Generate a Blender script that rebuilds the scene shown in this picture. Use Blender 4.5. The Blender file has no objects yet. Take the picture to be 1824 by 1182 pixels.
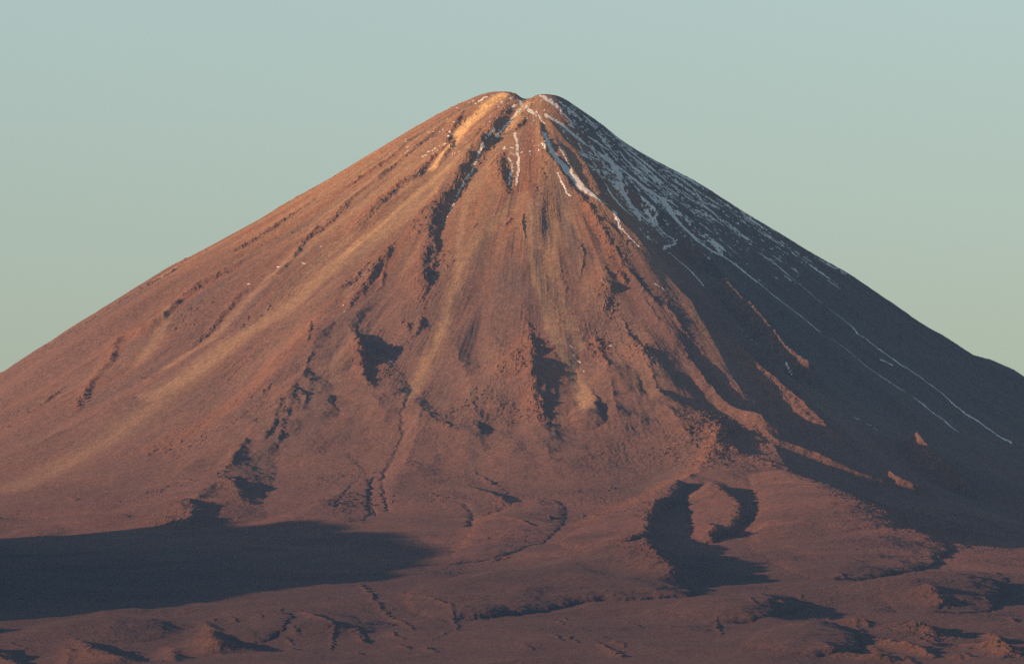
import bpy, math, numpy as np
from mathutils import Vector

SC = bpy.context.scene
COL = SC.collection
rad = math.radians

# ------------------------------------------------------------------ light and view constants
SUN_AZ = rad(-62)          # measured from the camera side of the volcano, minus = left
SUN_EL = rad(7.5)
SDIR = np.array([math.sin(SUN_AZ), -math.cos(SUN_AZ)])          # horizontal direction towards the sun
LEE = -SDIR                                                     # direction shadows fall
TAN_E = math.tan(SUN_EL)

ZS = 3516.0                # summit above the plain (m)
CAM = np.array([-86.0, -32000.0, 60.0])
TILT = math.atan2(2664.0 - 60.0, 32000.0)
PX_W, PX_H = 1824.0, 1182.0
FOC = 32107.0 / 2.0        # focal length in photograph pixels
CT, ST = math.cos(TILT), math.sin(TILT)

def project(x, y, z):
    dx, dy, dz = x - CAM[0], y - CAM[1], z - CAM[2]
    depth = dy * CT + dz * ST
    up = -dy * ST + dz * CT
    return PX_W / 2 + FOC * dx / depth, PX_H / 2 - FOC * up / depth

def ray(u, v):
    a = (u - PX_W / 2) / FOC; b = -(v - PX_H / 2) / FOC
    d = np.array([a, CT - b * ST, ST + b * CT])
    return d / np.linalg.norm(d)

# ------------------------------------------------------------------ noise
_rng = np.random.RandomState(11)
_P = _rng.permutation(4096).astype(np.int32)
_P = np.concatenate([_P, _P])
_A = _rng.rand(4096).astype(np.float32) * 2 * np.pi
_GX, _GY = np.cos(_A).astype(np.float32), np.sin(_A).astype(np.float32)

def pn(x, y, seed=0):
    x = np.asarray(x, np.float32) + np.float32(17.31 * seed); y = np.asarray(y, np.float32) + np.float32(5.77 * seed)
    xi = np.floor(x); yi = np.floor(y)
    fx = x - xi; fy = y - yi
    X = xi.astype(np.int32) & 4095; Y = yi.astype(np.int32) & 4095
    X1 = (X + 1) & 4095; Y1 = (Y + 1) & 4095
    ux = fx * fx * fx * (fx * (fx * 6 - 15) + 10); uy = fy * fy * fy * (fy * (fy * 6 - 15) + 10)
    def g(a, b, dx, dy):
        h = _P[_P[a] + b]
        return _GX[h] * dx + _GY[h] * dy
    n00 = g(X, Y, fx, fy); n10 = g(X1, Y, fx - 1, fy)
    n01 = g(X, Y1, fx, fy - 1); n11 = g(X1, Y1, fx - 1, fy - 1)
    a = n00 + ux * (n10 - n00); b = n01 + ux * (n11 - n01)
    return (a + uy * (b - a)) * 1.5

def fbm(x, y, octv=4, gain=0.5, seed=0):
    s = 0; amp = 1.0; f = 1.0; tot = 0
    for k in range(octv):
        s = s + amp * pn(x * f, y * f, seed + k * 3 + 1); tot += amp
        amp *= gain; f *= 2.03
    return s / tot

def ridged(x, y, octv=4, gain=0.5, seed=0):
    s = 0; amp = 1.0; f = 1.0; tot = 0
    for k in range(octv):
        s = s + amp * (1 - 2 * np.abs(pn(x * f, y * f, seed + k * 3 + 1))); tot += amp
        amp *= gain; f *= 2.07
    return s / tot

def sstep(a, b, x):
    t = np.clip((x - a) / (b - a), 0, 1)
    return t * t * (3 - 2 * t)

# ------------------------------------------------------------------ base form of the volcano
_R = np.arange(0, 60001, 10.0)
def _profile(slopes):
    s = np.interp(_R, [a for a, b in slopes], [b for a, b in slopes])
    k = np.ones(21) / 21
    s = np.convolve(np.pad(s, 10, mode='edge'), k, mode='valid')
    return np.concatenate([[0], np.cumsum((s[1:] + s[:-1]) / 2 * 10)])
P_FRONT = _profile([(0, .02), (70, .30), (160, .54), (400, .58), (1650, .57), (2100, .50), (2900, .33), (3700, .20), (4600, .155), (6000, .135), (9000, .12), (11000, .06), (16000, .04), (32000, .03), (40000, 0), (60000, 0)])
P_LEFT = _profile([(0, .02), (100, .10), (200, .24), (300, .50), (600, .57), (1500, .585), (2300, .57), (3100, .40), (4200, .24), (5500, .16), (8000, .13), (11000, .06), (16000, .04), (32000, .03), (40000, 0), (60000, 0)])
P_RIGHT = _profile([(0, .05), (85, .20), (110, .62), (300, .69), (420, .58), (900, .62), (1100, .55), (1300, .70), (1420, .60), (1700, .50), (2300, .47), (3100, .43), (4200, .33), (5000, .25), (6200, .15), (8000, .13), (11000, .06), (16000, .04), (32000, .03), (40000, 0), (60000, 0)])
# small swells of the two skylines
P_LEFT += np.interp(_R, [0, 150, 300, 500, 710, 870, 1010, 1150, 1310, 1500, 1710, 1870, 2300, 3500], [0, -6, -12, 0, 12, 22, 26, 22, 10, 16, 28, 46, 70, 70])
P_RIGHT += np.interp(_R, [0, 110, 313, 420, 583, 745, 960, 1220, 1310, 1390, 1500, 1590, 1650, 1740, 1825, 1880, 2300, 3500], [0, 6, 10, 4, -10, -8, -12, -14, -16, -14, -14, -6, -22, -26, -14, -14, -10, 0])
TH_R, TH_M = rad(17), rad(58)

def base(x, y):
    x = np.asarray(x, np.float64); y = np.asarray(y, np.float64)
    r = np.hypot(x, y); th = np.arctan2(x, -y)
    # the right face is a flatter facet whose near edge is the long spur running down to the right
    half = TH_M - TH_R
    near = TH_M - np.interp(r, [450, 600, 900, 1150, 1600, 2400, 3200, 4900], [rad(9), rad(10), rad(14), rad(17), rad(19), rad(17), rad(14.5), rad(14)])
    inside = np.where(th < TH_M, (TH_M - th) * half / near, th - TH_M)
    g = np.cos(np.minimum(inside, half)) / math.cos(half)
    sm = 1 + (g - 1) * 0.85
    g = 1 + (sm - 1) * sstep(150, 500, r) * (1 - sstep(4300, 5900, r))
    re = r * g
    pf = np.interp(re, _R, P_FRONT); pl = np.interp(re, _R, P_LEFT); pr = np.interp(re, _R, P_RIGHT)
    wl = sstep(rad(25), rad(85), -th) ; wr = sstep(rad(16), rad(70), th)
    back = sstep(rad(110), rad(180), np.abs(th))
    d = pf * (1 - wl - wr) + pl * wl + pr * wr
    d = d * (1 - back) + pf * back
    return ZS - d

def unproject(u, v, lift=0.0):
    d = ray(u, v)
    t = np.arange(17000, 36500, 4.0)
    p = CAM[None, :] + t[:, None] * d[None, :]
    b = base(p[:, 0], p[:, 1]) + lift
    hit = np.nonzero(p[:, 2] < b)[0]
    i = hit[0] if len(hit) else int(np.argmin(p[:, 2] - b))
    return p[i, 0], p[i, 1]

# ------------------------------------------------------------------ grid
def axis(fine_a, fine_b, step, a, b, grow=1.06):
    m = list(np.arange(fine_a, fine_b + step / 2, step))
    s = step; c = m[-1]
    while c < b:
        s *= grow; c += s; m.append(c)
    s = step; c = m[0]; pre = []
    while c > a:
        s *= grow; c -= s; pre.append(c)
    return np.array(pre[::-1] + m)

XA = axis(-1960, 1860, 3.6, -9000, 9000)
ys = [160.0]; 
while ys[-1] > -3000: ys.append(ys[-1] - 4.2)
while ys[-1] > -11000: ys.append(ys[-1] - (4.2 + min(1, (-3000 - ys[-1]) / 2500) * 5.5))
up = [160.0]; s = 4.2
while up[-1] < 6000: s *= 1.09; up.append(up[-1] + s)
YA = np.array(ys[::-1] + up[1:])
NX, NY = len(XA), len(YA)
X, Y = np.meshgrid(XA, YA)
Z0 = base(X, Y)
R_ = np.hypot(X, Y).astype(np.float32); TH = np.arctan2(X, -Y).astype(np.float32)
DROP = (ZS - Z0).astype(np.float32)
Xf, Yf = X.astype(np.float32), Y.astype(np.float32)
print('grid', NX, NY, NX * NY)

D = np.zeros_like(Xf)               # relief added to the base form (m)
ROUGH = np.full_like(Xf, 1.0)       # how blocky the ground is
ASH = np.zeros_like(Xf)             # tan ash and scree
DARK = np.zeros_like(Xf)            # dark lava rock, and shade painted on lee sides of spurs
OCHRE = np.zeros_like(Xf)           # yellow altered rock of the summit
RED = np.zeros_like(Xf)  # red rock, and brightness painted on sunlit fronts and spurs
SNOW = np.zeros_like(Xf)
# every traced line wanders by this warp so nothing is ruler-straight
WX = Xf + 9 * fbm(Xf / 60, Yf / 60, 3, .55, 41) * np.clip(R_ / 700, .4, 2.0)
WY = Yf + 9 * fbm(Xf / 60, Yf / 60, 3, .55, 57) * np.clip(R_ / 700, .4, 2.0)

def window(ax, ay, bx, by, w):
    i0 = np.searchsorted(XA, min(ax, bx) - w); i1 = np.searchsorted(XA, max(ax, bx) + w)
    j0 = np.searchsorted(YA, min(ay, by) - w); j1 = np.searchsorted(YA, max(ay, by) + w)
    return slice(max(j0, 0), j1), slice(max(i0, 0), i1)

def line_field(P, vals, w):
    """distance, interpolated values, side and run along the traced line on the part of the grid near it"""
    P = np.array(P, float)
    a = P.min(0); b = P.max(0)
    win = window(a[0], a[1], b[0], b[1], w + 40)
    xs, ysub = WX[win], WY[win]
    best = np.full(xs.shape, 1e9, np.float32); side = np.zeros_like(best); run = np.zeros_like(best)
    V = [np.zeros_like(best) for _ in vals]
    acc = 0.0
    ch = P[-1] - P[0]
    turn = 1.0 if (-ch[1] * LEE[0] + ch[0] * LEE[1]) >= 0 else -1.0      # which side of the line is the lee side
    for k in range(len(P) - 1):
        ab = P[k + 1] - P[k]; L = np.hypot(*ab)
        if L < 1e-3: continue
        t = np.clip(((xs - P[k][0]) * ab[0] + (ysub - P[k][1]) * ab[1]) / (L * L), 0, 1)
        px = xs - (P[k][0] + t * ab[0]); py = ysub - (P[k][1] + t * ab[1])
        dd = np.hypot(px, py)
        n = turn * np.array([-ab[1], ab[0]]) / L
        m = dd < best
        best[m] = dd[m]
        side[m] = np.sign(px * n[0] + py * n[1])[m]
        run[m] = (acc + t * L)[m]
        for q, vv in enumerate(vals):
            V[q][m] = (vv[k] + t * (vv[k + 1] - vv[k]))[m]
        acc += L
    return win, best, side, run, V

def densify(pts, n=3):
    """Catmull-Rom through the traced points"""
    p = np.array(pts, float)
    if len(p) < 3: n = 2
    q = np.vstack([2 * p[0] - p[1], p, 2 * p[-1] - p[-2]])
    out = []
    for i in range(1, len(q) - 2):
        for k in range(n):
            t = k / n
            out.append(0.5 * (2 * q[i] + (q[i + 1] - q[i - 1]) * t + (2 * q[i - 1] - 5 * q[i] + 4 * q[i + 1] - q[i + 2]) * t * t + (-q[i - 1] + 3 * q[i] - 3 * q[i + 1] + q[i + 2]) * t ** 3))
    out.append(p[-1])
    return np.array(out)

def shadow_reach(x, y, u, L):
    t = np.arange(2, 2600, 3.0)
    b = base(x + LEE[0] * t, y + LEE[1] * t)
    uu, _ = project(x + LEE[0] * t, y + LEE[1] * t, b)
    i = int(np.argmax(uu >= u + L)) if (uu >= u + L).any() else len(t) - 1
    return t[i], b[i] - base(x, y) + t[i] * TAN_E

def soften(a, n):
    for ax in (0, 1):
        p = np.pad(a, [(n, n) if k == ax else (0, 0) for k in (0, 1)], mode='edge')
        c = np.cumsum(p, axis=ax, dtype=np.float64)
        z = np.zeros_like(c.take([0], axis=ax))
        c = np.concatenate([z, c], axis=ax); m = 2 * n + 1
        a = ((c[m:] - c[:-m]) if ax == 0 else (c[:, m:] - c[:, :-m])) / m
    return a.astype(np.float32)

def ridge(pts, wl=2.6, lee=.62, jag=.35, rough=1.0, red=.5, dark=0., sharp=1.3, scale=1., rec=None):
    """pts: (u, v, shadow length in photograph pixels) along the crest of a rib, spur or lava front"""
    P = []; H = []; T = []
    for u, v, L in densify(pts):
        L = max(L * (.86 if L < 36 else 1), .5)
        x, y = unproject(u, v)
        t, h = shadow_reach(x, y, u, L)
        h = max(h, .3)
        x, y = unproject(u, v + h * .48)
        P.append((x, y)); H.append(h * scale); T.append(t)
    T = np.array(T); H = np.array(H)
    WLs = np.maximum(T * wl, H * 1.2 + 4)
    WRs = np.maximum(T * lee, H * 1.0 + 4)
    wmax = max(WLs.max(), WRs.max()) * 1.15
    win, d, side, run, (h, w1, w2) = line_field(P, [H, WLs, WRs], wmax)
    jj = 1 + jag * (1.5 * fbm(Xf[win] / 62, Yf[win] / 70, 4, .62, 5) + 1.1 * pn(run / 75, d / 200 + .3, 6))
    f = np.where(side < 0, np.clip(1 - d / w1, 0, 1) ** sharp, np.clip(1 - d / w2, 0, 1) ** 1.1)
    c = (soften(h * f, 3 if H.max() > 18 else 1) if H.max() > 7 else h * f) * np.clip(jj, .15, 2)
    D[win] += c
    near = np.clip(1 - d / (w1 * .8), 0, 1) * np.clip(h / 6, 0, 1)
    ROUGH[win] = np.maximum(ROUGH[win], 1 + rough * near)
    RED[win] = np.maximum(RED[win], red * near)
    if dark: DARK[win] = np.maximum(DARK[win], dark * np.clip(1 - d / (w2 * 1.3), 0, 1))

def gully(pts, depth, width, jag=.3):
    P = [unproject(u, v) for u, v in densify(pts)]
    n = len(P)
    dep = np.interp(np.arange(n), [0, n * .15, n * .85, n - 1], [0, depth, depth, 0])
    win, d, side, run, (h,) = line_field(P, [dep], width * 1.2)
    D[win] -= h * np.clip(1 - d / width, 0, 1) ** 1.2 * (1 + jag * pn(run / 40, d / 50, 8))

def lobe(pts, h, w, dome=.35):
    """raised tongue of old lava with rounded margins; outline traced in photograph pixels"""
    q = list(pts) + [pts[0]]
    P = [unproject(u, v + h * .4) for u, v in densify(q)]
    win, d, side, run, _ = line_field(P, [], w)
    xs, ys_ = WX[win], WY[win]
    ins = np.zeros(xs.shape, bool)
    for (x1, y1), (x2, y2) in zip(P[:-1], P[1:]):
        if y1 == y2: continue
        ins ^= ((y1 > ys_) != (y2 > ys_)) & (xs < (x2 - x1) * (ys_ - y1) / (y2 - y1) + x1)
    d = d + 12 * fbm(xs / 55, ys_ / 55, 3, .55, 81)
    t = np.clip(d / w, 0, 1)
    D[win] += np.where(ins, h * (np.sqrt(np.clip(t * (2 - t), 0, 1)) * (1 - dome) + dome * np.clip(d / (3.5 * w), 0, 1)), 0) * (1 + .12 * pn(xs / 130, ys_ / 130, 83))

def mound(u, v, ru, rv, h, power=1.5, ang=0.):
    """rounded hill: centre in the photograph, half sizes along x and in depth (m)"""
    x, y = unproject(u, v + h * .3)
    win = window(x, y, x, y, max(ru, rv) * 1.3)
    dx, dy = WX[win] - x, WY[win] - y
    c, s_ = math.cos(ang), math.sin(ang)
    q = np.hypot((dx * c + dy * s_) / ru, (-dx * s_ + dy * c) / rv)
    D[win] += h * np.clip(1 - q * q, 0, 1) ** power

def spur(pts, wl, wr, power=1.5):
    """broad soft shoulder: (u, v, height in m), half widths in m on the sunny and on the lee side"""
    P = []; H = []
    for u, v, h in densify(pts):
        P.append(unproject(u, v + h * .45)); H.append(h)
    grow = np.linspace(.4, 1.1, len(P))
    win, d, side, run, (h, gw) = line_field(P, [H, grow], max(wl, wr) * 1.2)
    q = np.clip(d / (np.where(side < 0, wl, wr) * np.maximum(gw, .3)), 0, 1)
    D[win] += h * (1 - q) ** power * (1 + .25 * pn(run / 90, d / 90, 12))

def streak(A, pts, w, val, soft=1.0, wob=.5):
    """soft band of colour (ash, scree, ochre, painted light and shade) down the slope; w in photograph pixels"""
    P = []; W = []
    for q in densify([(p + (w,))[:3] for p in pts]):
        P.append(unproject(q[0], q[1])); W.append(q[2] * 2.0)
    win, d, side, run, (ww,) = line_field(P, [W], max(W) * 1.4)
    nn = fbm(TH[win] * 90, R_[win] / 500, 3, .6, 71)
    f = sstep(0, .85, 1 - d / ww * (1 + .35 * nn)) ** soft * (1 + wob * (nn + .8 * fbm(TH[win] * 240, R_[win] / 300, 2, .6, 75)))
    A[win] = np.maximum(A[win], np.clip(f, 0, 1) * val) if val > 0 else np.clip(A[win] + f * val, 0, 2)

# ------------------------------------------------------------------ ribs and cliffs of the left face
ridge([(565,401,4),(533,440,8),(508,472,9),(476,497,5),(440,511,5),(418,530,5),(377,572,7),(338,611,4),(320,626,1)])
ridge([(430,462,2),(416,472,7),(373,497,9),(338,519,11),(295,554,20),(263,579,20),(231,586,13),(210,600,11),(195,636,13),(174,664,9),(153,693,10),(139,725,9),(128,740,2)], red=.8)
ridge([(120,690,2),(100,705,5),(80,722,5),(60,738,3),(40,752,1)])
ridge([(720,322,2),(710,330,8),(688,352,14),(666,372,14),(645,392,15),(628,408,9),(615,420,1)], red=.9)
ridge([(775,276,3),(770,280,7),(741,313,11),(723,324,9),(712,334,2)])
ridge([(825,200,3),(812,214,9),(795,253,5),(786,262,1)])
ridge([(808,250,3),(802,258,11),(790,280,11),(782,293,5),(776,300,1)])
ridge([(792,217,2),(780,227,4),(754,249,5),(723,275,5),(695,300,6),(673,317,9),(650,335,6),(622,355,7),(600,372,6),(586,384,2)])
ridge([(745,238,2),(720,256,4),(690,282,5),(655,306,5),(620,330,4),(580,352,4)])
ridge([(560,352,2),(530,372,4),(500,392,6),(470,412,7),(440,432,7),(415,450,3)])
ridge([(640,345,2),(612,368,5),(585,392,5),(556,416,6),(530,432,3)])
ridge([(660,470,2),(640,488,6),(620,505,6),(605,520,2)])
ridge([(330,420+40,2),(305,480,5),(270,505,5),(235,530,4),(200,552,3)])
ridge([(250,665,1),(268,672,6),(274,676,1)], wl=1.5)
# ------------------------------------------------------------------ great gully of the middle
ridge([(905,184,4),(899,194,20),(880,215,28),(864,236,32),(848,255,31),(833,273,30),(822,297,28),(811,322,25),(789,344,30),(776,368,32),(768,392,32),(765,420,28),(758,445,24),(756,457,26),(754,486,24),(756,503,20),(754,521,12),(749,534,9),(749,552,6),(752,566,2)], wl=2.0, red=.6)
ridge([(782,392,3),(776,420,6),(774,450,8),(772,470,6),(770,484,2)], wl=.9)
ridge([(748,562,2),(751,576,8),(747,590,10),(738,602,8),(726,612,5),(715,620,2)], wl=1.2)
ridge([(716,572,2),(722,580,8),(728,592,16),(724,604,6),(718,612,1)], wl=1.5)
ridge([(704,432,2),(692,444,5),(670,470,13),(650,501,13),(635,521,11),(624,547,6),(620,560,2)], wl=2.5)
ridge([(690,458,2),(684,480,6),(680,500,5),(668,515,2)], wl=1.2)
ridge([(622,575,2),(629,602,12),(636,622,36),(641,636,52),(645,650,34),(650,672,26),(656,690,10),(661,705,2)], wl=.9, sharp=1.2)
ridge([(552,582,2),(552,600,5),(549,618,4),(545,630,1)], wl=2)
ridge([(531,701,3),(519,716,14),(512,726,18),(500,735,10),(494,752,14),(490,764,6),(485,785,9),(470,800,4)], wl=3, dark=.6, jag=.7)
ridge([(520,740,2),(512,756,8),(508,770,5),(500,790,6),(492,808,2)], wl=2, dark=.6, jag=.7)
ridge([(534,718,4),(546,728,12),(545,738,7),(540,750,3)], wl=1.2, dark=.6)
ridge([(488,695,1),(476,705,6),(470,712,3)], wl=2)
ridge([(440,800,5),(425,815,9),(412,832,12),(400,848,7),(390,860,3)], wl=2.5, dark=.4)
ridge([(412,862,14),(420,872,34),(425,882,30),(432,892,22),(445,902,10)], wl=2, dark=.4, jag=.5)
ridge([(345,908,40),(338,918,60),(325,926,50)], wl=2, dark=.4)
ridge([(325,862,4),(338,866,8),(345,870,2)], wl=1.5)
ridge([(205,920,8),(215,922,14),(225,925,5)], wl=1.5)
ridge([(125,887,3),(132,890,8),(138,892,2)], wl=1.5)
# ------------------------------------------------------------------ rocks below the summit
ridge([(898,268,3),(893,276,9),(891,295,18),(894,315,16),(902,337,9),(903,347,2)], wl=1.6, red=.8)
ridge([(938,203,2),(936,207,4),(928,217,9),(919,228,5),(916,234,1)], wl=1.6)
ridge([(885,278,2),(878,288,6),(870,298,3)], wl=1.5)
ridge([(910,385,1),(906,392,4),(900,400,2)], wl=1.5)
ridge([(934,382,2),(931,396,5),(934,412,6),(937,426,3)], wl=1.5)
ridge([(848,395,1),(845,402,4),(842,408,1)], wl=1.5)
ridge([(960,216,4),(962,223,12),(966,245,17),(970,258,20),(978,278,24),(1000,303,25),(1018,328,26),(1036,350,24),(1052,372,20),(1066,398,16),(1085,430,14),(1102,458,12),(1122,488,10),(1150,524,12),(1175,552,10)], wl=.9, red=.3)
# ------------------------------------------------------------------ middle spurs
ridge([(1074,470,4),(1076,482,14),(1080,495,26),(1083,508,32),(1083,520,24),(1081,540,13),(1085,560,9),(1092,575,6),(1098,592,2)], wl=1.6)
ridge([(1103,482,2),(1108,490,10),(1112,500,12),(1116,510,4)], wl=1.0, red=1)
ridge([(1140,520,2),(1150,540,4),(1160,560,5),(1170,580,4),(1175,590,1)], wl=1.5)
ridge([(1186,540,2),(1195,560,8),(1210,580,10),(1225,600,10),(1240,612,5),(1255,630,3)], wl=1.2)
ridge([(1105,570,1),(1112,580,5),(1120,600,5),(1128,615,2)], wl=1.6)
ridge([(1030,430,1),(1036,440,4),(1040,462,4),(1036,480,3),(1030,500,2)], wl=1.5)
ridge([(928,530,1),(936,556,2),(943,585,5),(947,608,12),(949,628,26),(950,650,30),(953,670,28),(957,690,14),(957,700,4)], wl=4.5, sharp=1.1, red=.9)
ridge([(946,668,3),(949,690,9),(957,715,13),(968,738,18),(974,758,14),(977,780,6),(980,795,2)], wl=4, red=.8)
ridge([(1058,602,4),(1064,606,14),(1070,622,15),(1074,640,9),(1082,665,6),(1084,680,2)], wl=2.2, red=1)
ridge([(1118,602,2),(1130,615,6),(1140,630,18),(1147,645,20),(1155,660,7),(1162,680,3)], wl=3)
ridge([(1050,704,3),(1053,712,8),(1057,724,16),(1060,736,16),(1066,748,8),(1070,755,2)], wl=1.2, rough=0)
ridge([(850,765,1),(855,780,6),(858,790,4)], wl=2)
ridge([(790,768,2),(795,776,10),(803,785,4)], wl=2.2)
ridge([(840,836,1),(852,846,4),(870,856,8),(895,868,9),(918,873,2)], wl=2)
ridge([(903,926,2),(925,930,13),(945,937,10),(955,941,2)], wl=2)
ridge([(965,922,4),(975,922,12),(985,926,4)], wl=2)
ridge([(877,1003,14),(890,999,18),(905,997,6)], wl=1.2)
mound(1045,748,62,120,26,1.0)
# left lit spur below the big ash band
# ------------------------------------------------------------------ lower lava flows
ridge([(1222,700,4),(1240,712,16),(1262,728,30),(1280,745,40),(1284,765,44),(1284,785,44),(1295,800,30),(1310,812,18),(1320,820,5)], wl=2.6, sharp=1.2, jag=.15)
ridge([(1205,893,12),(1175,905,40),(1160,925,62),(1155,945,52),(1152,960,66),(1150,975,120),(1165,992,146),(1185,1010,148),(1205,1028,110),(1225,1040,50),(1245,1050,15)], wl=.8, lee=.4, jag=.12)
ridge([(1270,866,6),(1285,872,26),(1290,884,46),(1302,900,46),(1318,915,38),(1312,930,37),(1305,942,30),(1296,948,10)], wl=1.2, jag=.15)
ridge([(1268,946,15),(1272,950,45),(1280,956,30),(1290,960,8)], wl=1.2, jag=.15)
ridge([(1330,770,6),(1360,788,30),(1390,805,60),(1430,820,70),(1470,838,60),(1500,850,30)], wl=2.2, jag=.15)
ridge([(1340,822,4),(1380,835,30),(1440,850,70),(1500,870,110),(1550,888,130),(1595,915,130),(1625,940,130),(1650,955,120),(1690,968,70)], wl=1.6, jag=.12)
ridge([(1420,890,2),(1435,895,8),(1452,902,4)], wl=1.5)
# foreground hills and washes
ridge([(642,1040,3),(652,1052,9),(660,1065,10),(672,1080,10),(695,1097,10),(715,1108,14),(732,1120,8),(738,1130,2)], wl=1.2, rough=0)
ridge([(718,1062,4),(722,1070,10),(750,1080,12),(785,1088,16),(803,1094,12),(808,1108,10),(815,1118,6),(800,1130,8),(770,1142,4)], wl=1.2, rough=0)
ridge([(495,1088,4),(520,1103,10),(545,1110,20),(575,1118,18),(595,1125,10),(592,1140,8),(588,1152,4)], wl=1.2, rough=0)
ridge([(360,1118,6),(374,1130,50),(384,1140,130),(388,1150,100),(390,1160,40),(392,1168,8)], wl=.7, jag=.15)
ridge([(296,1148,20),(303,1158,60),(306,1168,50),(308,1180,20)], wl=.7, jag=.15)
ridge([(130,1142,20),(150,1148,60),(165,1156,110),(200,1166,90),(215,1176,60)], wl=1.0, jag=.15)
ridge([(-60,1150,60),(-20,1158,90),(0,1166,80),(20,1178,70),(30,1190,60)], wl=1.0, jag=.15)
ridge([(112,1160,6),(122,1168,30),(118,1178,24)], wl=1.0)
mound(1455,915,330,700,44,1.2)
mound(1300,1085,300,420,26,1.2)
mound(560,1110,220,380,24,1.2)
mound(170,1120,260,420,26,1.2)
mound(1660,1050,260,480,30,1.2)
ridge([(1500,1106,3),(1522,1116,10),(1533,1128,12),(1535,1142,8),(1525,1150,3)], wl=1.5, jag=.1)
ridge([(1515,1106,12),(1535,1110,50),(1555,1116,30),(1570,1120,6)], wl=1.2)
ridge([(1625,1108,20),(1640,1113,90),(1655,1122,80),(1675,1130,50),(1700,1135,10)], wl=1.2)
ridge([(1655,1064,10),(1665,1070,55),(1680,1078,45),(1690,1084,10)], wl=1.2)
ridge([(1275,1110,2),(1278,1122,8),(1285,1130,4)], wl=1.2)
ridge([(1570,1150,10),(1600,1152,50),(1640,1160,40),(1660,1170,30)], wl=1.0, rough=1, red=1, jag=.5)
ridge([(1690,1150,10),(1720,1145,50),(1760,1150,50),(1790,1160,60),(1800,1175,40)], wl=1.0, rough=1, red=1, jag=.5)
ridge([(1750,1125,5),(1765,1130,30),(1780,1140,30),(1770,1150,10)], wl=1.0, rough=1, red=1, jag=.5)
ridge([(1450,1160,10),(1500,1165,50),(1560,1168,60),(1600,1176,30)], wl=1.0, rough=.6, jag=.4)
ridge([(1060,1150,2),(1082,1160,14),(1100,1168,24),(1110,1176,10)], wl=1.2)
for q in [(700,1130,14),(640,1130,12),(715,1150,16),(760,1155,14),(630,1160,10),(1000,1118,6),(1010,1106,8),(985,1142,8),(1012,1146,8),(1335,1095,8),(1440,1090,12),(1390,1086,8),(1500,1030,8),(1360,1080,8)]:
    ridge([(q[0]-8,q[1]-5,3),(q[0],q[1],q[2]),(q[0]+10,q[1]+5,q[2]*.8),(q[0]+20,q[1]+9,3)], wl=1.3)
# braided channel
gully([(740,690),(728,720),(720,745),(717,775),(712,795),(695,825),(682,848),(678,860)], 4, 12)
gully([(684,846),(682,870),(686,890),(694,918)], 4, 10)
gully([(672,845),(662,858),(660,880),(664,905),(670,925)], 4, 10)
gully([(664,862),(656,880),(657,905),(661,925)], 3, 9)
gully([(640,850),(618,878),(604,900),(596,920)], 2.5, 10)
gully([(805,895),(835,905),(842,925),(836,945)], 4, 18)
# broad shoulders of the lower cone
spur([(600,530,0),(570,590,24),(545,650,56),(520,705,64),(495,740,56),(480,790,34),(470,830,0)], 380, 330, 1.0)
spur([(645,545,5),(632,600,24),(655,690,34),(680,740,24),(690,790,0)], 150, 190, 1.0)
spur([(935,520,3),(942,590,14),(946,650,22),(948,700,28),(960,760,30),(978,820,18),(990,860,0)], 330, 270, 1.0)
spur([(1062,600,5),(1080,660,26),(1100,740,30),(1110,800,0)], 150, 150, 1.0)
spur([(1105,560,5),(1145,640,26),(1190,730,38),(1235,790,24),(1260,830,0)], 240, 230, 1.0)
spur([(800,600,3),(835,680,18),(845,760,14),(850,830,0)], 150, 200)
spur([(735,735,3),(790,770,20),(850,790,24),(890,840,8)], 160, 220, 1.0)
spur([(450,780,8),(400,840,40),(350,890,34),(320,930,0)], 320, 260, 1.0)
spur([(1200,600,3),(1270,690,28),(1360,745,36),(1440,775,20),(1500,790,0)], 200, 130)
spur([(830,870,4),(860,880,16),(900,895,10),(930,905,0)], 110, 110)
spur([(250,880,6),(310,850,14),(380,800,16),(430,760,6)], 150, 200)
spur([(60,800,6),(150,750,16),(260,700,16),(350,650,6)], 130, 170)
# ------------------------------------------------------------------ ribs of the far face tall enough to reach the light
def shade_depth(x, y):
    t = np.arange(5, 2500, 5.0)
    return max(0.0, float(np.max(base(x + SDIR[0] * t, y + SDIR[1] * t) - t * TAN_E - base(x, y))))
def litrib(pts, w, margin=5., jag=.2):
    P = []; H = []
    for u, v, m in densify(pts):
        x, y = unproject(u, v); h = shade_depth(x, y)
        x, y = unproject(u, v + (h + m * margin) * .45); h = shade_depth(x, y) + m * margin
        P.append((x, y)); H.append(h if m > 0 else 0)
    print('litrib', [round(h) for h in H])
    H = np.array(H)
    win, d, side, run, (h,) = line_field(P, [H], w * 3 + H.max() * 2)
    w1 = w + h * .7; w2 = w * .6 + h * .9
    f = np.where(side < 0, np.clip(1 - d / w1, 0, 1) ** 1.2, np.clip(1 - d / w2, 0, 1) ** 1.2)
    D[win] += h * f * (1 + jag * .5 * pn(run / 22, d / 40, 9))
    RED[win] = np.maximum(RED[win], .4 * f)
litrib([(970,210,0),(985,222,1),(1006,249,1.2),(1025,265,1.2),(1039,284,1.2),(1052,310,1),(1068,343,.6),(1074,352,0)], 24)
litrib([(1055,293,0),(1059,300,1),(1068,314,1),(1076,326,.6),(1080,332,0)], 14)
litrib([(1104,320,0),(1112,328,1),(1135,344,1.2),(1150,352,1.2),(1169,370,1),(1176,376,0)], 16)
litrib([(1212,415,0),(1219,420,.8),(1248,444,.6),(1262,456,0)], 10)
litrib([(1075,400,0),(1082,402,.8),(1095,415,.8),(1100,424,0)], 10)
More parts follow.
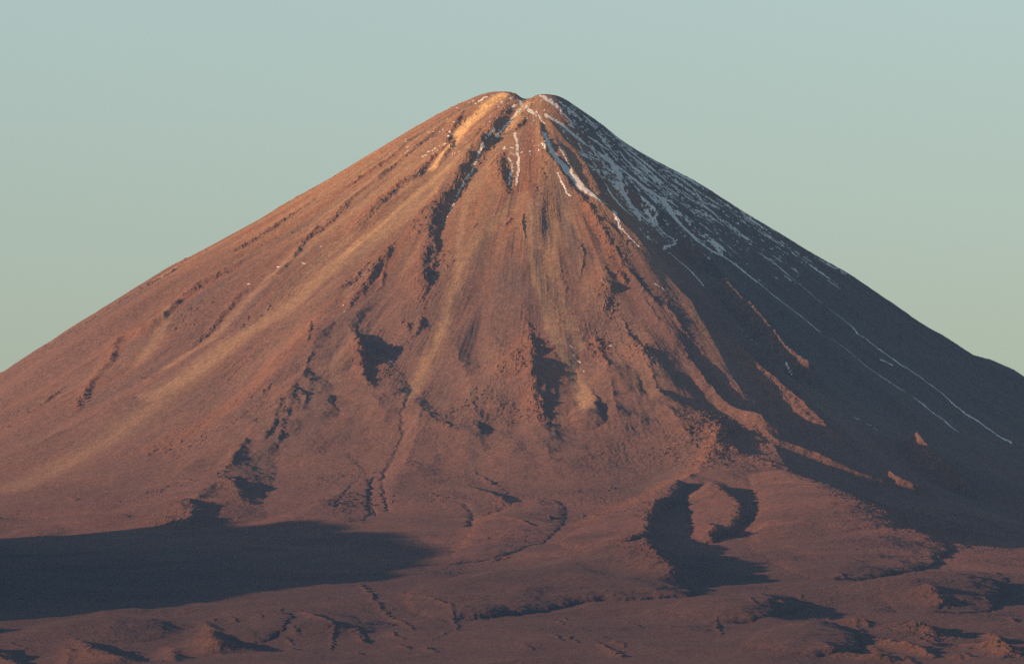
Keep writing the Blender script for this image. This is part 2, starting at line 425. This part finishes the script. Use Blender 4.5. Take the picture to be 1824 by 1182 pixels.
litrib([(1292,486,0),(1300,494,.6),(1325,515,.8),(1352,539,1),(1375,565,1.2),(1398,598,1.5),(1420,615,1.4),(1443,634,.8),(1452,642,0)], 16, 10)
litrib([(1315,604,0),(1323,612,1),(1370,652,2.2),(1400,680,2.6),(1429,707,2.6),(1465,745,2),(1497,779,1),(1508,788,0)], 70, 8, .15)
litrib([(1632,732,0),(1641,738,.7),(1680,765,1.2),(1714,788,.7),(1722,794,0)], 18, 22)
litrib([(1585,842,0),(1591,847,1),(1615,858,1.2),(1645,870,.7),(1655,874,0)], 24, 16)
litrib([(1365,772,0),(1385,784,1),(1430,800,1.4),(1480,820,1.4),(1530,842,1.2),(1563,853,.7),(1572,857,0)], 60, 12, .15)
# ------------------------------------------------------------------ ash, scree and ochre
streak(OCHRE, [(895,174),(872,188),(850,207),(830,224),(815,240)], 17, 1.0)
streak(OCHRE, [(840,215),(815,252),(790,282),(770,305)], 9, .75)
streak(OCHRE, [(940,180),(925,200),(905,230)], 12, .5)
streak(OCHRE, [(800,300),(765,328),(725,362),(690,392),(650,425),(610,458)], 14, .2)
streak(ASH, [(815,285),(760,345),(700,400),(630,450),(560,500),(490,555),(420,605),(340,672),(270,715)], 40, .72)
streak(ASH, [(420,600),(330,680),(220,760),(120,820),(20,870)], 62, .3)
streak(ASH, [(730,300),(690,335),(640,370),(560,430),(500,480),(430,540),(370,600),(300,650)], 20, .5)
streak(ASH, [(330,690),(250,740),(160,800),(90,840)], 26, .4)
streak(ASH, [(930,345),(905,372),(870,410),(842,440),(822,480),(806,520),(795,560),(780,600),(765,640),(745,680),(730,720)], 24, .5)
streak(OCHRE, [(905,372),(870,412),(842,442),(822,482),(806,522),(797,560),(785,600),(765,640),(752,672)], 9, .12)
streak(ASH, [(850,300),(832,350),(822,400),(818,440),(815,480)], 10, .7)
streak(ASH, [(925,210),(890,260),(862,310),(845,350)], 14, .5)
streak(ASH, [(950,360),(945,420),(955,480),(970,540),(990,600),(1015,650),(1035,700),(1045,750)], 20, .8)
streak(ASH, [(985,395),(980,450),(985,500),(1005,560),(1030,620)], 18, .6)
streak(DARK, [(955,330),(958,380),(957,430),(962,480),(970,530),(985,580),(1000,620)], 13, .42, .8, .2)
streak(DARK, [(1000,600),(1010,640),(1022,680),(1035,715)], 9, .3, .8, .2)
streak(DARK, [(800,320),(790,350),(775,380),(765,430),(758,500)], 16, .5)
streak(ASH, [(300,560),(280,600),(250,640)], 20, .5)
# ------------------------------------------------------------------ snow
def snow(pts, w, cover=1.0):
    streak(SNOW, pts, w, cover * 1.15, .6, .3)
snow([(969,238,4),(984,273,8),(1006,300,10),(1037,333,9),(1063,355,5),(1083,370,2)], 5)
snow([(973,205,5),(997,220,7),(1024,242,6),(1048,260,3)], 5)
snow([(1068,273,5),(1090,291,9),(1116,308,9),(1151,337,10),(1178,355,11),(1203,390,9),(1244,431,8),(1289,458,6),(1343,499,4)], 5)
snow([(1289,458,5),(1343,499,4),(1407,544,2.8),(1488,603,2.4),(1560,657,2.2),(1632,716,2.6),(1709,774,2.4)], 3, 1.6)
snow([(1094,324,5),(1112,348,6),(1134,379,6),(1140,395,3)], 5)
snow([(1078,330,4),(1100,360,5),(1125,385,3)], 5, .8)
snow([(964,172,5),(978,180,8),(993,192,4)], 5)
snow([(975,169,4),(1000,172,3),(1012,178,2)], 5)
snow([(1248,359,4),(1265,372,6),(1279,385,3)], 5)
snow([(1103,269,2),(1120,291,4),(1156,317,3)], 3)
snow([(1050,245,3),(1068,256,4),(1085,267,3)], 3)
snow([(1228,328,3),(1248,352,3)], 3)
snow([(1000,203,2),(1025,222,2)], 2)
snow([(1357,454,2),(1407,494,4),(1470,548,3),(1542,607,2),(1632,670,2.6),(1723,734,2.4),(1800,783,2.6)], 3, 1.6)
snow([(1194,454,2),(1230,485,2.5),(1258,517,2)], 2, 1.35)
snow([(1093,380,4),(1108,413,3),(1136,445,2)], 3)
snow([(1150,380,4),(1180,410,4),(1205,430,5),(1180,445,3)], 3, .8)
snow([(1567,641,2),(1592,652,2)], 2)
snow([(1520,747,1.2),(1569,776,1.2)], 1.2)
snow([(1307,571,1.2),(1348,612,1.2)], 1.2)
snow([(1170,510,1.2),(1185,525,1.2)], 1.2)
snow([(1398,657,1),(1412,672,1)], 1)
snow([(926,194,5),(908,216,3),(882,249,2)], 3, .8)
snow([(917,238,3),(921,264,2),(923,304,4),(919,330,2)], 3, .75)
snow([(993,311,1.5),(1005,335,1.8),(1017,350,1.5)], 1.5)
snow([(880,240,2),(862,265,1.5),(842,302,2),(820,337,2),(798,380,1.5),(788,420,1)], 2, .72)
snow([(905,282,3),(912,300,2),(905,330,3)], 3, .8)
snow([(570,441,1.5),(577,437,1.8)], 1.8)
for u, v in [(497,476),(440,506),(614,563),(610,548),(1018,620),(1019,634),(1033,643),(1017,655),(1045,667),(1083,613),(697,648),(543,470),(1086,620),(700,650)]:
    snow([(u-1.5,v-.8,1.3),(u+1.5,v+.8,1.3)], 1.3, 1.5)

snow([(925,178,5),(935,188,9),(945,196,7),(955,206,4)], 5, .62)
snow([(880,176,3),(862,180,3),(846,188,2)], 2, .6)
snow([(955,196,3),(965,215,3),(975,222,2)], 3, .6)
snow([(1000,268,2),(1012,290,3),(1022,312,2)], 2, .7)

streak(DARK, [(605,555),(598,620),(580,690),(555,760),(530,810)], 46, .38, .8, .3)  # lee side of the left spur darkened in colour to deepen its shade
streak(DARK, [(655,690),(640,740),(610,790)], 34, .3, .8, .3)
streak(DARK, [(505,740),(480,800),(440,850)], 34, .5, .8, .3)
streak(DARK, [(985,700),(990,760),(985,810)], 26, .35, .8, .3)
streak(DARK, [(845,770),(850,810),(850,850)], 26, .35, .8, .3)
streak(DARK, [(1240,800),(1200,850),(1120,880)], 26, .3, .8, .3)
streak(DARK, [(1010,1010),(960,1030),(900,1040),(840,1050)], 22, .5, .8, .3)
streak(DARK, [(735,560),(725,640),(700,700)], 26, .25, .8, .3)

spur([(748,725,4),(742,780,20),(722,825,20),(700,870,10),(700,905,0)], 70, 320, 1.0)
spur([(610,880,4),(570,905,14),(520,925,10)], 120, 160, 1.2)
streak(DARK, [(800,868),(840,880),(880,884)], 30, .4, .8, .3)
streak(DARK, [(690,870),(720,880),(760,900)], 24, .25, .8, .3)
streak(RED, [(1285,775),(1262,820),(1215,855),(1150,885),(1085,912),(1020,935)], 26, .9, .8)  # sunlit fronts of the flows emphasised by a lighter painted colour
streak(RED, [(815,985),(838,945),(866,920),(915,890)], 18, .7, .8)
streak(RED, [(600,545),(540,610),(470,680),(380,745),(280,800)], 40, .75, .8)  # sunlit face of the left spur, brightened in its colour
_r = np.random.RandomState(5)
for zone in ((1560, 1820, 1136, 1180, 18), (-20, 310, 1150, 1180, 9), (330, 640, 1090, 1170, 8), (640, 1150, 1095, 1175, 10), (1150, 1500, 1060, 1100, 8), (1560, 1820, 1000, 1110, 10)):
    for k in range(zone[4]):
        u = _r.uniform(zone[0], zone[1]); v = _r.uniform(zone[2], zone[3]); L = _r.uniform(6, 14) * (1 + 2.2 * (zone[4] > 13) * _r.rand() ** 2)
        a = _r.uniform(.25, 1.2); n = _r.uniform(10, 30)
        ridge([(u - n * .6, v - n * a * .25, 2), (u, v, L), (u + n * .4, v + n * a * .3, L * .7), (u + n, v + n * a * .45, 1)], wl=1.5, jag=.5, rough=.6, red=.4)

for u, v, a, b, h in ((60, 945, 120, 200, 12), (160, 925, 140, 180, 14), (300, 915, 100, 150, 12), (500, 930, 140, 160, 12), (600, 935, 120, 160, 10), (680, 965, 130, 180, 12)):
    mound(u, v, a, b, h)

spur([(1288,770,4),(1272,800,20),(1245,835,26),(1210,862,20)], 130, 650, 1.0)
lobe([(1225,862),(1222,880),(1185,905),(1165,930),(1158,965),(1120,985),(1050,985),(990,965),(1030,935),(1085,908),(1150,885),(1195,862)], 30, 120, .15)
lobe([(1222,885),(1255,866),(1288,872),(1312,895),(1330,918),(1312,938),(1268,952),(1238,945),(1228,912)], 34, 110)
lobe([(1335,842),(1400,836),(1480,862),(1570,895),(1630,945),(1690,968),(1620,1005),(1490,1022),(1400,1002),(1335,960),(1352,905)], 36, 260)
lobe([(712,1064),(745,1036),(830,1012),(920,1000),(1000,990),(1080,985),(1130,985),(1180,1004),(1240,1052),(1150,1060),(1050,1062),(950,1076),(850,1086),(770,1084)], 48, 280)
lobe([(798,1000),(822,960),(845,935),(872,910),(930,884),(985,880),(1010,905),(975,950),(900,985)], 26, 230, .6)
lobe([(765,880),(800,850),(850,846),(895,866),(905,890),(870,910),(815,912)], 14, 170, .6)
lobe([(470,850),(540,815),(620,805),(655,850),(648,925),(560,932),(480,915)], 16, 200, .6)
lobe([(1320,1150),(1350,1120),(1420,1106),(1490,1106),(1530,1128),(1530,1150),(1450,1162)], 34, 160)
lobe([(300,1120),(360,1100),(450,1090),(520,1105),(480,1135),(380,1130)], 16, 90)
lobe([(1180,1090),(1260,1068),(1380,1060),(1440,1078),(1380,1100),(1260,1108)], 20, 120)
lobe([(1560,1060),(1640,1030),(1740,1020),(1800,1040),(1760,1080),(1640,1090)], 20, 180)


# ------------------------------------------------------------------ roughness of the ground
ROUGH *= 1 - .8 * np.clip(ASH, 0, 1)
ROUGH *= .3 + .8 * sstep(-.22, .3, fbm(TH * 8, R_ / 650, 4, .55, 87) + .3 * (ROUGH - 1))
low = sstep(1450, 2000, DROP)
TW = TH + .0025 * fbm(Xf / 90, Yf / 110, 2, .5, 93)
patchy = sstep(-.25, .35, fbm(TH * 5, R_ / 700, 3, .5, 95))
down1 = ridged(TW * 17, R_ / 1100, 3, .5, 101)
down2 = fbm(TW * 60, R_ / 330, 3, .55, 131)
down3 = fbm(TW * 210, R_ / 150, 2, .55, 151)
iso1 = fbm(Xf / 420, Yf / 420, 4, .45, 201)
iso2 = fbm(Xf / 42, Yf / 55, 3, .55, 231)
iso3 = fbm(Xf / 11, Yf / 14, 3, .6, 261)
rr = np.clip(R_ / 1200, .12, 1.6)
cone = 1 - sstep(2300, 3800, R_)
broad = fbm(TW * 5.5, R_ / 800, 3, .45, 97)
REL = (27 * rr * broad * sstep(250, 900, R_) + (1 - .75 * np.clip(ASH, 0, 1)) * (4.0 * rr * down1 * (.3 + .7 * patchy) + 1.3 * rr * down2 * ROUGH * (.3 + .7 * patchy)) + .7 * np.clip(R_ / 700, .2, 1.5) * down3 * ROUGH) * cone
REL += (7 + 5 * low) * iso1 + ROUGH * (2.0 * iso2 * (1 - .35 * low) + 1.7 * iso3 * (1 - .35 * low))
REL += low * (24 * fbm(Xf / 1000, Yf / 900, 3, .5, 281) + 3.2 * ridged(Xf / 230, Yf / 210, 4, .5, 291) + 9 * ridged(Xf / 640, Yf / 560, 2, .5, 293) + 7 * np.clip(fbm(Xf / 260, Yf / 230, 2, .4, 295), 0, 1))
# blocky outcrops
blk = np.clip(fbm(Xf / 17, Yf / 22, 3, .62, 301) - .18, 0, 1) * sstep(.05, .35, fbm(TH * 9, R_ / 420, 3, .5, 331) + .45 * (ROUGH - 1))
REL += 15 * blk * np.clip(ROUGH, 0, 1.4) * (1 - .75 * low)
edge = sstep(0, 140, R_)
def bump(cx, cy, sx, sy, h): return h * np.exp(-((Xf - cx) / sx) ** 2 - ((Yf - cy) / sy) ** 2)
D += bump(-165, 0, 85, 140, 15) + bump(-90, 0, 40, 120, 3) + bump(86, -10, 50, 110, 11) - bump(-34, 0, 34, 170, 19) - bump(-20, 60, 70, 60, 30)
Z = Z0 + D + REL * (.3 + .7 * edge) + (1 - edge) * (5 * iso2 + 3.5 * iso3 + 4 * ridged(Xf / 34, Yf / 34, 3, .5, 641))
print('relief done')

# ------------------------------------------------------------------ colours of the rock, with some light and shade painted in
def lin(r, g, b): return np.array([r, g, b], np.float32)
C_ROCK = lin(.175, .096, .066); C_RED = lin(.215, .098, .058); C_ASH = lin(.27, .18, .115)
C_DARK = lin(.075, .062, .060); C_OCH = lin(.64, .43, .21); C_LOW = lin(.104, .052, .047); C_GREY = lin(.088, .078, .079)
def mix(a, b, t): return a + (b - a) * t[..., None]
t_ = np.clip(.5 + .9 * fbm(TW * 40, R_ / 700, 4, .6, 401) + .5 * fbm(Xf / 160, Yf / 200, 4, .55, 431), 0, 1)
A_ = np.broadcast_to(C_ROCK, Xf.shape + (3,)).copy()
A_ = mix(A_, np.broadcast_to(lin(.135, .080, .060), A_.shape), t_)
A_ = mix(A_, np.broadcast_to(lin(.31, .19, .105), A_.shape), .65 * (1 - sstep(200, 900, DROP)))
grain = .35 * fbm(TW * 260, R_ / 160, 3, .6, 441)
onc = cone * (1 - .6 * low)
A_ = mix(A_, C_ASH, .75 * onc * sstep(.02, .42, fbm(TW * 11, R_ / 1700, 3, .5, 445) + grain))
A_ = mix(A_, C_RED, .7 * onc * sstep(.05, .4, fbm(TW * 13, R_ / 1300, 3, .5, 447) + grain))
A_ = mix(A_, C_GREY, .65 * sstep(.08, .42, fbm(TW * 10, R_ / 800, 4, .55, 449) + grain))
A_ = mix(A_, np.broadcast_to(lin(.140, .083, .072), A_.shape), .7 * sstep(500, 1000, DROP))
lowc = mix(np.broadcast_to(C_LOW, A_.shape), np.broadcast_to(lin(.056, .033, .032), A_.shape), np.clip(.42 + 1.3 * fbm(Xf / 420, Yf / 420, 5, .6, 453), 0, 1))
lowc = mix(lowc, np.broadcast_to(lin(.135, .066, .050), A_.shape), sstep(.08, .5, fbm(Xf / 330, Yf / 300, 5, .6, 457)) * .7)
A_ = mix(A_, lowc, .9 * sstep(1150, 1950, DROP))
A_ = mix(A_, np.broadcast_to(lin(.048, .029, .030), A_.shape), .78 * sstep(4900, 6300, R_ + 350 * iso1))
A_ = mix(A_, C_RED * (1 - .3 * low[..., None]), np.clip(RED, 0, 1) * .6)
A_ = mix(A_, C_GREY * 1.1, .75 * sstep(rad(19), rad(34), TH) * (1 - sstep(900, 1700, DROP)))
A_ = mix(A_, C_ASH, np.clip(ASH, 0, 1))
A_ = mix(A_, C_OCH, np.clip(OCHRE * (1 + 1.1 * fbm(TW * 150, R_ / 60, 4, .6, 463)), 0, 1))
A_ = mix(A_, C_DARK, np.clip(DARK, 0, 1) * .8)
A_ *= (1 + .32 * iso3 + .22 * fbm(Xf / 24, Yf / 30, 2, .5, 461))[..., None]
A_ = np.clip(A_, .01, .8)

# ------------------------------------------------------------------ meshes
def material(name, rough=.95):
    m = bpy.data.materials.new(name); m.use_nodes = True
    return m, m.node_tree.nodes, m.node_tree.links, m.node_tree.nodes['Principled BSDF']

def rock_material():
    m, N, L, P = material('volcanic_rock')
    at = N.new('ShaderNodeAttribute'); at.attribute_name = 'rock'
    tc = N.new('ShaderNodeNewGeometry')
    nz = N.new('ShaderNodeTexNoise'); nz.inputs['Scale'].default_value = .16; nz.inputs['Detail'].default_value = 4; nz.inputs['Roughness'].default_value = .7
    L.new(tc.outputs['Position'], nz.inputs['Vector'])
    mr = N.new('ShaderNodeMapRange'); mr.inputs['From Min'].default_value = .3; mr.inputs['From Max'].default_value = .7
    mr.inputs['To Min'].default_value = .6; mr.inputs['To Max'].default_value = 1.4
    L.new(nz.outputs['Fac'], mr.inputs['Value'])
    mx = N.new('ShaderNodeVectorMath'); mx.operation = 'SCALE'
    L.new(at.outputs['Color'], mx.inputs[0]); L.new(mr.outputs['Result'], mx.inputs['Scale'])
    L.new(mx.outputs['Vector'], P.inputs['Base Color'])
    P.inputs['Roughness'].default_value = 1; P.inputs['Specular IOR Level'].default_value = .1
    P.inputs['Diffuse Roughness'].default_value = 1
    return m

def snow_material():
    m, N, L, P = material('wind_packed_snow')
    tc = N.new('ShaderNodeNewGeometry')
    nz = N.new('ShaderNodeTexNoise'); nz.inputs['Scale'].default_value = .12; nz.inputs['Detail'].default_value = 5
    L.new(tc.outputs['Position'], nz.inputs['Vector'])
    cr = N.new('ShaderNodeValToRGB'); cr.color_ramp.elements[0].position = .3; cr.color_ramp.elements[1].position = .6
    cr.color_ramp.elements[0].color = (.5, .48, .45, 1); cr.color_ramp.elements[1].color = (.82, .82, .82, 1)
    L.new(nz.outputs['Fac'], cr.inputs['Fac']); L.new(cr.outputs['Color'], P.inputs['Base Color'])
    P.inputs['Roughness'].default_value = .8
    return m

M_ROCK = rock_material(); M_SNOW = snow_material()

def sheet(name, mask, mat, smooth=False):
    j, i = np.nonzero(mask)
    v00 = j * NX + i
    q = np.stack([v00, v00 + 1, v00 + 1 + NX, v00 + NX], 1)
    used, inv = np.unique(q, return_inverse=True)
    inv = inv.reshape(-1, 4)
    co = np.stack([X.ravel()[used], Y.ravel()[used], Z.ravel()[used]], 1).astype(np.float32)
    me = bpy.data.meshes.new(name)
    me.vertices.add(len(used)); me.vertices.foreach_set('co', co.ravel())
    nf = len(inv)
    me.loops.add(nf * 4); me.loops.foreach_set('vertex_index', inv.astype(np.int32).ravel())
    me.polygons.add(nf)
    me.polygons.foreach_set('loop_start', np.arange(0, nf * 4, 4, dtype=np.int32))
    me.update(calc_edges=True)
    if smooth: me.shade_smooth()
    else: me.shade_flat()
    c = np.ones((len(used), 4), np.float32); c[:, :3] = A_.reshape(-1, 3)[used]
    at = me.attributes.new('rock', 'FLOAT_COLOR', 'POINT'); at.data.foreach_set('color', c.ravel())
    me.materials.append(mat)
    o = bpy.data.objects.new(name, me); COL.objects.link(o)
    return o

def tag(o, label, cat, kind):
    o['label'] = label; o['category'] = cat; o['kind'] = kind
    return o

# ------------------------------------------------------------------ split the terrain into its named pieces
tex = .55 * fbm(TW * 75, R_ / 95, 4, .62, 501) + .85 * fbm(Xf / 10, Yf / 13, 2, .7, 521) + .5 * fbm(Xf / 36, Yf / 36, 3, .6, 531)
tex2 = fbm(TW * 16, R_ / 170, 3, .5, 541) + .5 * fbm(Xf / 120, Yf / 120, 2, .5, 545)
face = sstep(rad(12), rad(26), TH) * (1 - sstep(rad(110), rad(130), TH))
cov = face * (1 - .95 * sstep(280, 920, DROP)) * sstep(10, 60, DROP)
S = SNOW + np.where(SNOW > 1.0, .36, .62) * tex * (SNOW > .02) * (SNOW < 1.1)
S = np.maximum(S, .5 + (tex * 1.05 + tex2 * .9 - .25 + .10 * cov) * np.clip(cov * 3, 0, 1) - .8 * (1 - cov) ** 2)
# scraps of snow in the light under the summit
top = (1 - sstep(60, 300, DROP)) * sstep(rad(-75), rad(-20), TH) * (1 - sstep(rad(15), rad(25), TH))
S = np.maximum(S, .5 + (tex * 1.0 + .5 * tex2 - .40) * top - .6 * (top < .02))
S = S - .25 * np.clip(OCHRE, 0, 1)
face4 = lambda A: .25 * (A[:-1, :-1] + A[1:, :-1] + A[:-1, 1:] + A[1:, 1:])
snow_m = face4(S) > .5
U_, V_ = project(X, Y, Z)
U4, V4, D4 = face4(U_), face4(V_), face4(DROP)
def blob(u, v, ru, rv): return ((U4 - u) / ru) ** 2 + ((V4 - v) / rv) ** 2 < 1 + .3 * face4(iso1)
front = face4(Y) < -3000
hx, hy = unproject(965, 1050); kx, ky = unproject(1440, 1140)
Xc, Yc = face4(X), face4(Y)
def patch(cx, cy, rx, ry): return ((Xc - cx) / rx) ** 2 + ((Yc - cy) / ry) ** 2 < 1 + .4 * face4(iso1)
hill_m = patch(hx + 60, hy, 560, 440)
dome_m = patch(kx, ky, 260, 430)
cone_m = (D4 + 90 * face4(iso1) < 1900) & ~hill_m & ~dome_m
rest = ~(cone_m | hill_m | dome_m)
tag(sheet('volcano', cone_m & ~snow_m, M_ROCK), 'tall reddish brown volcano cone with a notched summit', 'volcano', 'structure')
tag(sheet('snow', cone_m & snow_m, M_SNOW), 'thin streaks of old snow on the upper slopes of the volcano', 'snow', 'stuff')
tag(sheet('lava_hill', hill_m, M_ROCK), 'low red brown hill with rounded top in front of the volcano foot', 'hill', 'structure')
tag(sheet('lava_dome', dome_m, M_ROCK), 'small smooth dark mound at the lower right edge of the plain', 'hill', 'structure')
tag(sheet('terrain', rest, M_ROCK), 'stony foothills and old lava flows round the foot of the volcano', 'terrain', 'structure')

# ------------------------------------------------------------------ neighbouring hill to the left, whose evening shadow crosses the foothills
def shade_hill():
    tips = [(-60,1120),(0,1112),(100,1104),(200,1095),(350,1080),(500,1060),(620,1045),(700,1035),(770,1012),(805,985),(770,968),(700,955),(640,938),(590,931),(530,936),(430,932),(330,926),(240,930),(160,938),(60,955),(0,972)]
    perp = np.array([-LEE[1], LEE[0]])
    q = []; 
    s0 = -2900.0
    for u, v in tips:
        x, y = unproject(u, v); p = np.array([x, y])
        q.append((p @ perp, p @ LEE, float(base(x, y))))
    q = np.array(q); qe = q[:17]; qe = qe[np.argsort(qe[:, 0])]
    qs = np.linspace(-6900, -2850, 150)
    tipL = np.interp(qs, qe[:, 0], qe[:, 1]); tipZ = np.interp(qs, qe[:, 0], qe[:, 2])
    s0 = np.interp(qs, [-6300, -3100], [-5350, -4350])
    zc = tipZ + (tipL - s0) * TAN_E
    zc = zc - np.where(qs < -6300, (-6300 - qs) * .9, 0) - np.where(qs > -3120, (qs + 3120) * 1.4, 0)
    ts = np.concatenate([np.linspace(-2600, -100, 26), np.linspace(-60, 1000, 60)])
    Qg, Tg = np.meshgrid(qs, ts, indexing='ij')
    zc = zc + 42 * fbm(qs / 260, qs * 0, 4, .55, 731)
    cz0 = zc
    px = Qg * perp[0] + (s0[:, None] + Tg) * LEE[0]; py = Qg * perp[1] + (s0[:, None] + Tg) * LEE[1]
    gz = base(px, py); cz = zc[:, None] + 0 * Tg
    fall = np.where(Tg > 0, Tg * .85, -Tg * .34)
    nz = 22 * ridged(px / 260, py / 260, 4, .5, 701) * sstep(0, 160, np.abs(Tg)) + (60 * fbm(px / 700, py / 700, 4, .55, 711) + 14 * fbm(px / 90, py / 90, 3, .6, 713)) * sstep(0, 400, np.abs(Tg))
    pz = np.maximum(cz - fall + nz, gz - 40)
    n1, n2 = Qg.shape
    vs_ = np.stack([px, py, pz], -1).reshape(-1, 3).tolist()
    fs_ = [(a * n2 + b, (a + 1) * n2 + b, (a + 1) * n2 + b + 1, a * n2 + b + 1) for a in range(n1 - 1) for b in range(n2 - 1)]
    me = bpy.data.meshes.new('hill'); me.from_pydata(vs_, [], fs_); me.shade_smooth()
    c = np.ones((n1 * n2, 4), np.float32); c[:, :3] = C_LOW * 1.1
    at = me.attributes.new('rock', 'FLOAT_COLOR', 'POINT'); at.data.foreach_set('color', c.ravel())
    me.materials.append(M_ROCK)
    o = bpy.data.objects.new('hill', me); COL.objects.link(o)
    return tag(o, 'steep neighbouring hill that throws a long shadow over the foothills', 'hill', 'structure')
shade_hill()


# ------------------------------------------------------------------ wide ground out to the horizon
def wide_ground():
    rs = np.concatenate([np.linspace(300, 12000, 60), np.linspace(12600, 42000, 50)])
    th = np.linspace(0, 2 * np.pi, 181)[:-1]
    rg, tg = np.meshgrid(rs, th, indexing='ij')
    x, y = rg * np.sin(tg), -rg * np.cos(tg)
    z = base(x, y)
    inside = (x > -9000) & (x < 9000) & (y > -11000) & (y < 6000)
    z = z - np.where(inside, 60 , 0) + fbm(x / 900, y / 900, 3, .5, 611) * 15 * (~inside)
    z = np.minimum(z, 8 + np.maximum(0, 27000 - np.hypot(x, y)) * .05)      # level salt plain where the camera stands
    nr, nt = rg.shape
    vs = np.stack([x, y, z], -1).reshape(-1, 3).tolist()
    fs = []
    for a in range(nr - 1):
        for b in range(nt):
            c = (b + 1) % nt
            fs.append((a * nt + b, (a + 1) * nt + b, (a + 1) * nt + c, a * nt + c))
    me = bpy.data.meshes.new('ground'); me.from_pydata(vs, [], fs); me.shade_smooth()
    m, N, L, P = material('desert_soil')
    tc = N.new('ShaderNodeNewGeometry')
    nz = N.new('ShaderNodeTexNoise'); nz.inputs['Scale'].default_value = .004; nz.inputs['Detail'].default_value = 8
    L.new(tc.outputs['Position'], nz.inputs['Vector'])
    cr = N.new('ShaderNodeValToRGB'); cr.color_ramp.elements[0].color = (.11, .06, .045, 1); cr.color_ramp.elements[1].color = (.2, .11, .07, 1)
    L.new(nz.outputs['Fac'], cr.inputs['Fac']); L.new(cr.outputs['Color'], P.inputs['Base Color'])
    P.inputs['Roughness'].default_value = 1
    me.materials.append(m)
    o = bpy.data.objects.new('ground', me); COL.objects.link(o)
    return tag(o, 'wide reddish brown desert floor around the volcano', 'ground', 'structure')
wide_ground()

# ------------------------------------------------------------------ air
HAZE = 5.0e-6
def haze_box():
    x0, x1, y0, y1, z0, z1 = -43000, 43000, -43000, 43000, -200, 3560
    vs = [(x, y, z) for z in (z0, z1) for y in (y0, y1) for x in (x0, x1)]
    fs = [(0, 2, 3, 1), (4, 5, 7, 6), (0, 1, 5, 4), (2, 6, 7, 3), (0, 4, 6, 2), (1, 3, 7, 5)]
    me = bpy.data.meshes.new('haze'); me.from_pydata(vs, [], fs); me.update()
    m = bpy.data.materials.new('thin_air'); m.use_nodes = True
    N, L = m.node_tree.nodes, m.node_tree.links
    N.remove(N['Principled BSDF'])
    pv = N.new('ShaderNodeVolumePrincipled')
    pv.inputs['Color'].default_value = (.17, .42, .92, 1); pv.inputs['Density'].default_value = HAZE; pv.inputs['Anisotropy'].default_value = .1
    L.new(pv.outputs['Volume'], N['Material Output'].inputs['Volume'])
    me.materials.append(m)
    o = bpy.data.objects.new('haze', me); COL.objects.link(o)
    return tag(o, 'thin bluish evening air between the camera and the volcano', 'haze', 'stuff')
haze_box()

# ------------------------------------------------------------------ sky, sun, camera
w = bpy.data.worlds.new('World'); SC.world = w; w.use_nodes = True
N, L = w.node_tree.nodes, w.node_tree.links
sky = N.new('ShaderNodeTexSky'); sky.sky_type = 'NISHITA'; sky.sun_disc = False
sky.sun_elevation = SUN_EL; sky.sun_rotation = math.atan2(SDIR[0], SDIR[1]) % (2 * math.pi)
sky.altitude = 2400; sky.air_density = 1.0; sky.dust_density = 2.5; sky.ozone_density = 1.0
bg = N['Background']; bg.inputs['Strength'].default_value = .118
tint = N.new('ShaderNodeMix'); tint.data_type = 'RGBA'; tint.blend_type = 'MULTIPLY'; tint.inputs['Factor'].default_value = 1
tco = N.new('ShaderNodeTexCoord'); sp = N.new('ShaderNodeSeparateXYZ'); L.new(tco.outputs['Generated'], sp.inputs[0])
zr = N.new('ShaderNodeMapRange'); zr.inputs['From Min'].default_value = .068; zr.inputs['From Max'].default_value = .118; zr.clamp = True
L.new(sp.outputs['Z'], zr.inputs['Value'])
dust = N.new('ShaderNodeValToRGB')                     # dusty evening air takes the blue out, most of all low down
dust.color_ramp.elements[0].color = (.73, .605, .46, 1); dust.color_ramp.elements[1].color = (1.0, .88, .73, 1)
L.new(zr.outputs['Result'], dust.inputs['Fac']); L.new(dust.outputs['Color'], tint.inputs['B'])
L.new(sky.outputs['Color'], tint.inputs['A']); L.new(tint.outputs['Result'], bg.inputs['Color'])

sd = bpy.data.lights.new('sun', 'SUN'); sd.energy = 4.5; sd.angle = rad(.7); sd.color = (1, .59, .33)
so = bpy.data.objects.new('sun', sd); COL.objects.link(so)
to_sun = Vector((SDIR[0] * math.cos(SUN_EL), SDIR[1] * math.cos(SUN_EL), math.sin(SUN_EL)))
so.rotation_euler = to_sun.to_track_quat('Z', 'Y').to_euler(); so.location = to_sun * 9000 + Vector((0, 0, 4000))

cd = bpy.data.cameras.new('camera'); cam = bpy.data.objects.new('camera', cd); COL.objects.link(cam)
cam.location = CAM; cam.rotation_euler = (math.pi / 2 + TILT, 0, 0)
cd.sensor_width = 36; cd.lens = 36 * FOC / PX_W; cd.clip_start = 10; cd.clip_end = 200000
SC.camera = cam

vs = SC.view_settings
vs.view_transform = 'Standard'; vs.look = 'None'; vs.gamma = 1; vs.exposure = .8
SC.cycles.max_bounces = 4; SC.cycles.volume_bounces = 0; SC.cycles.use_denoising = False
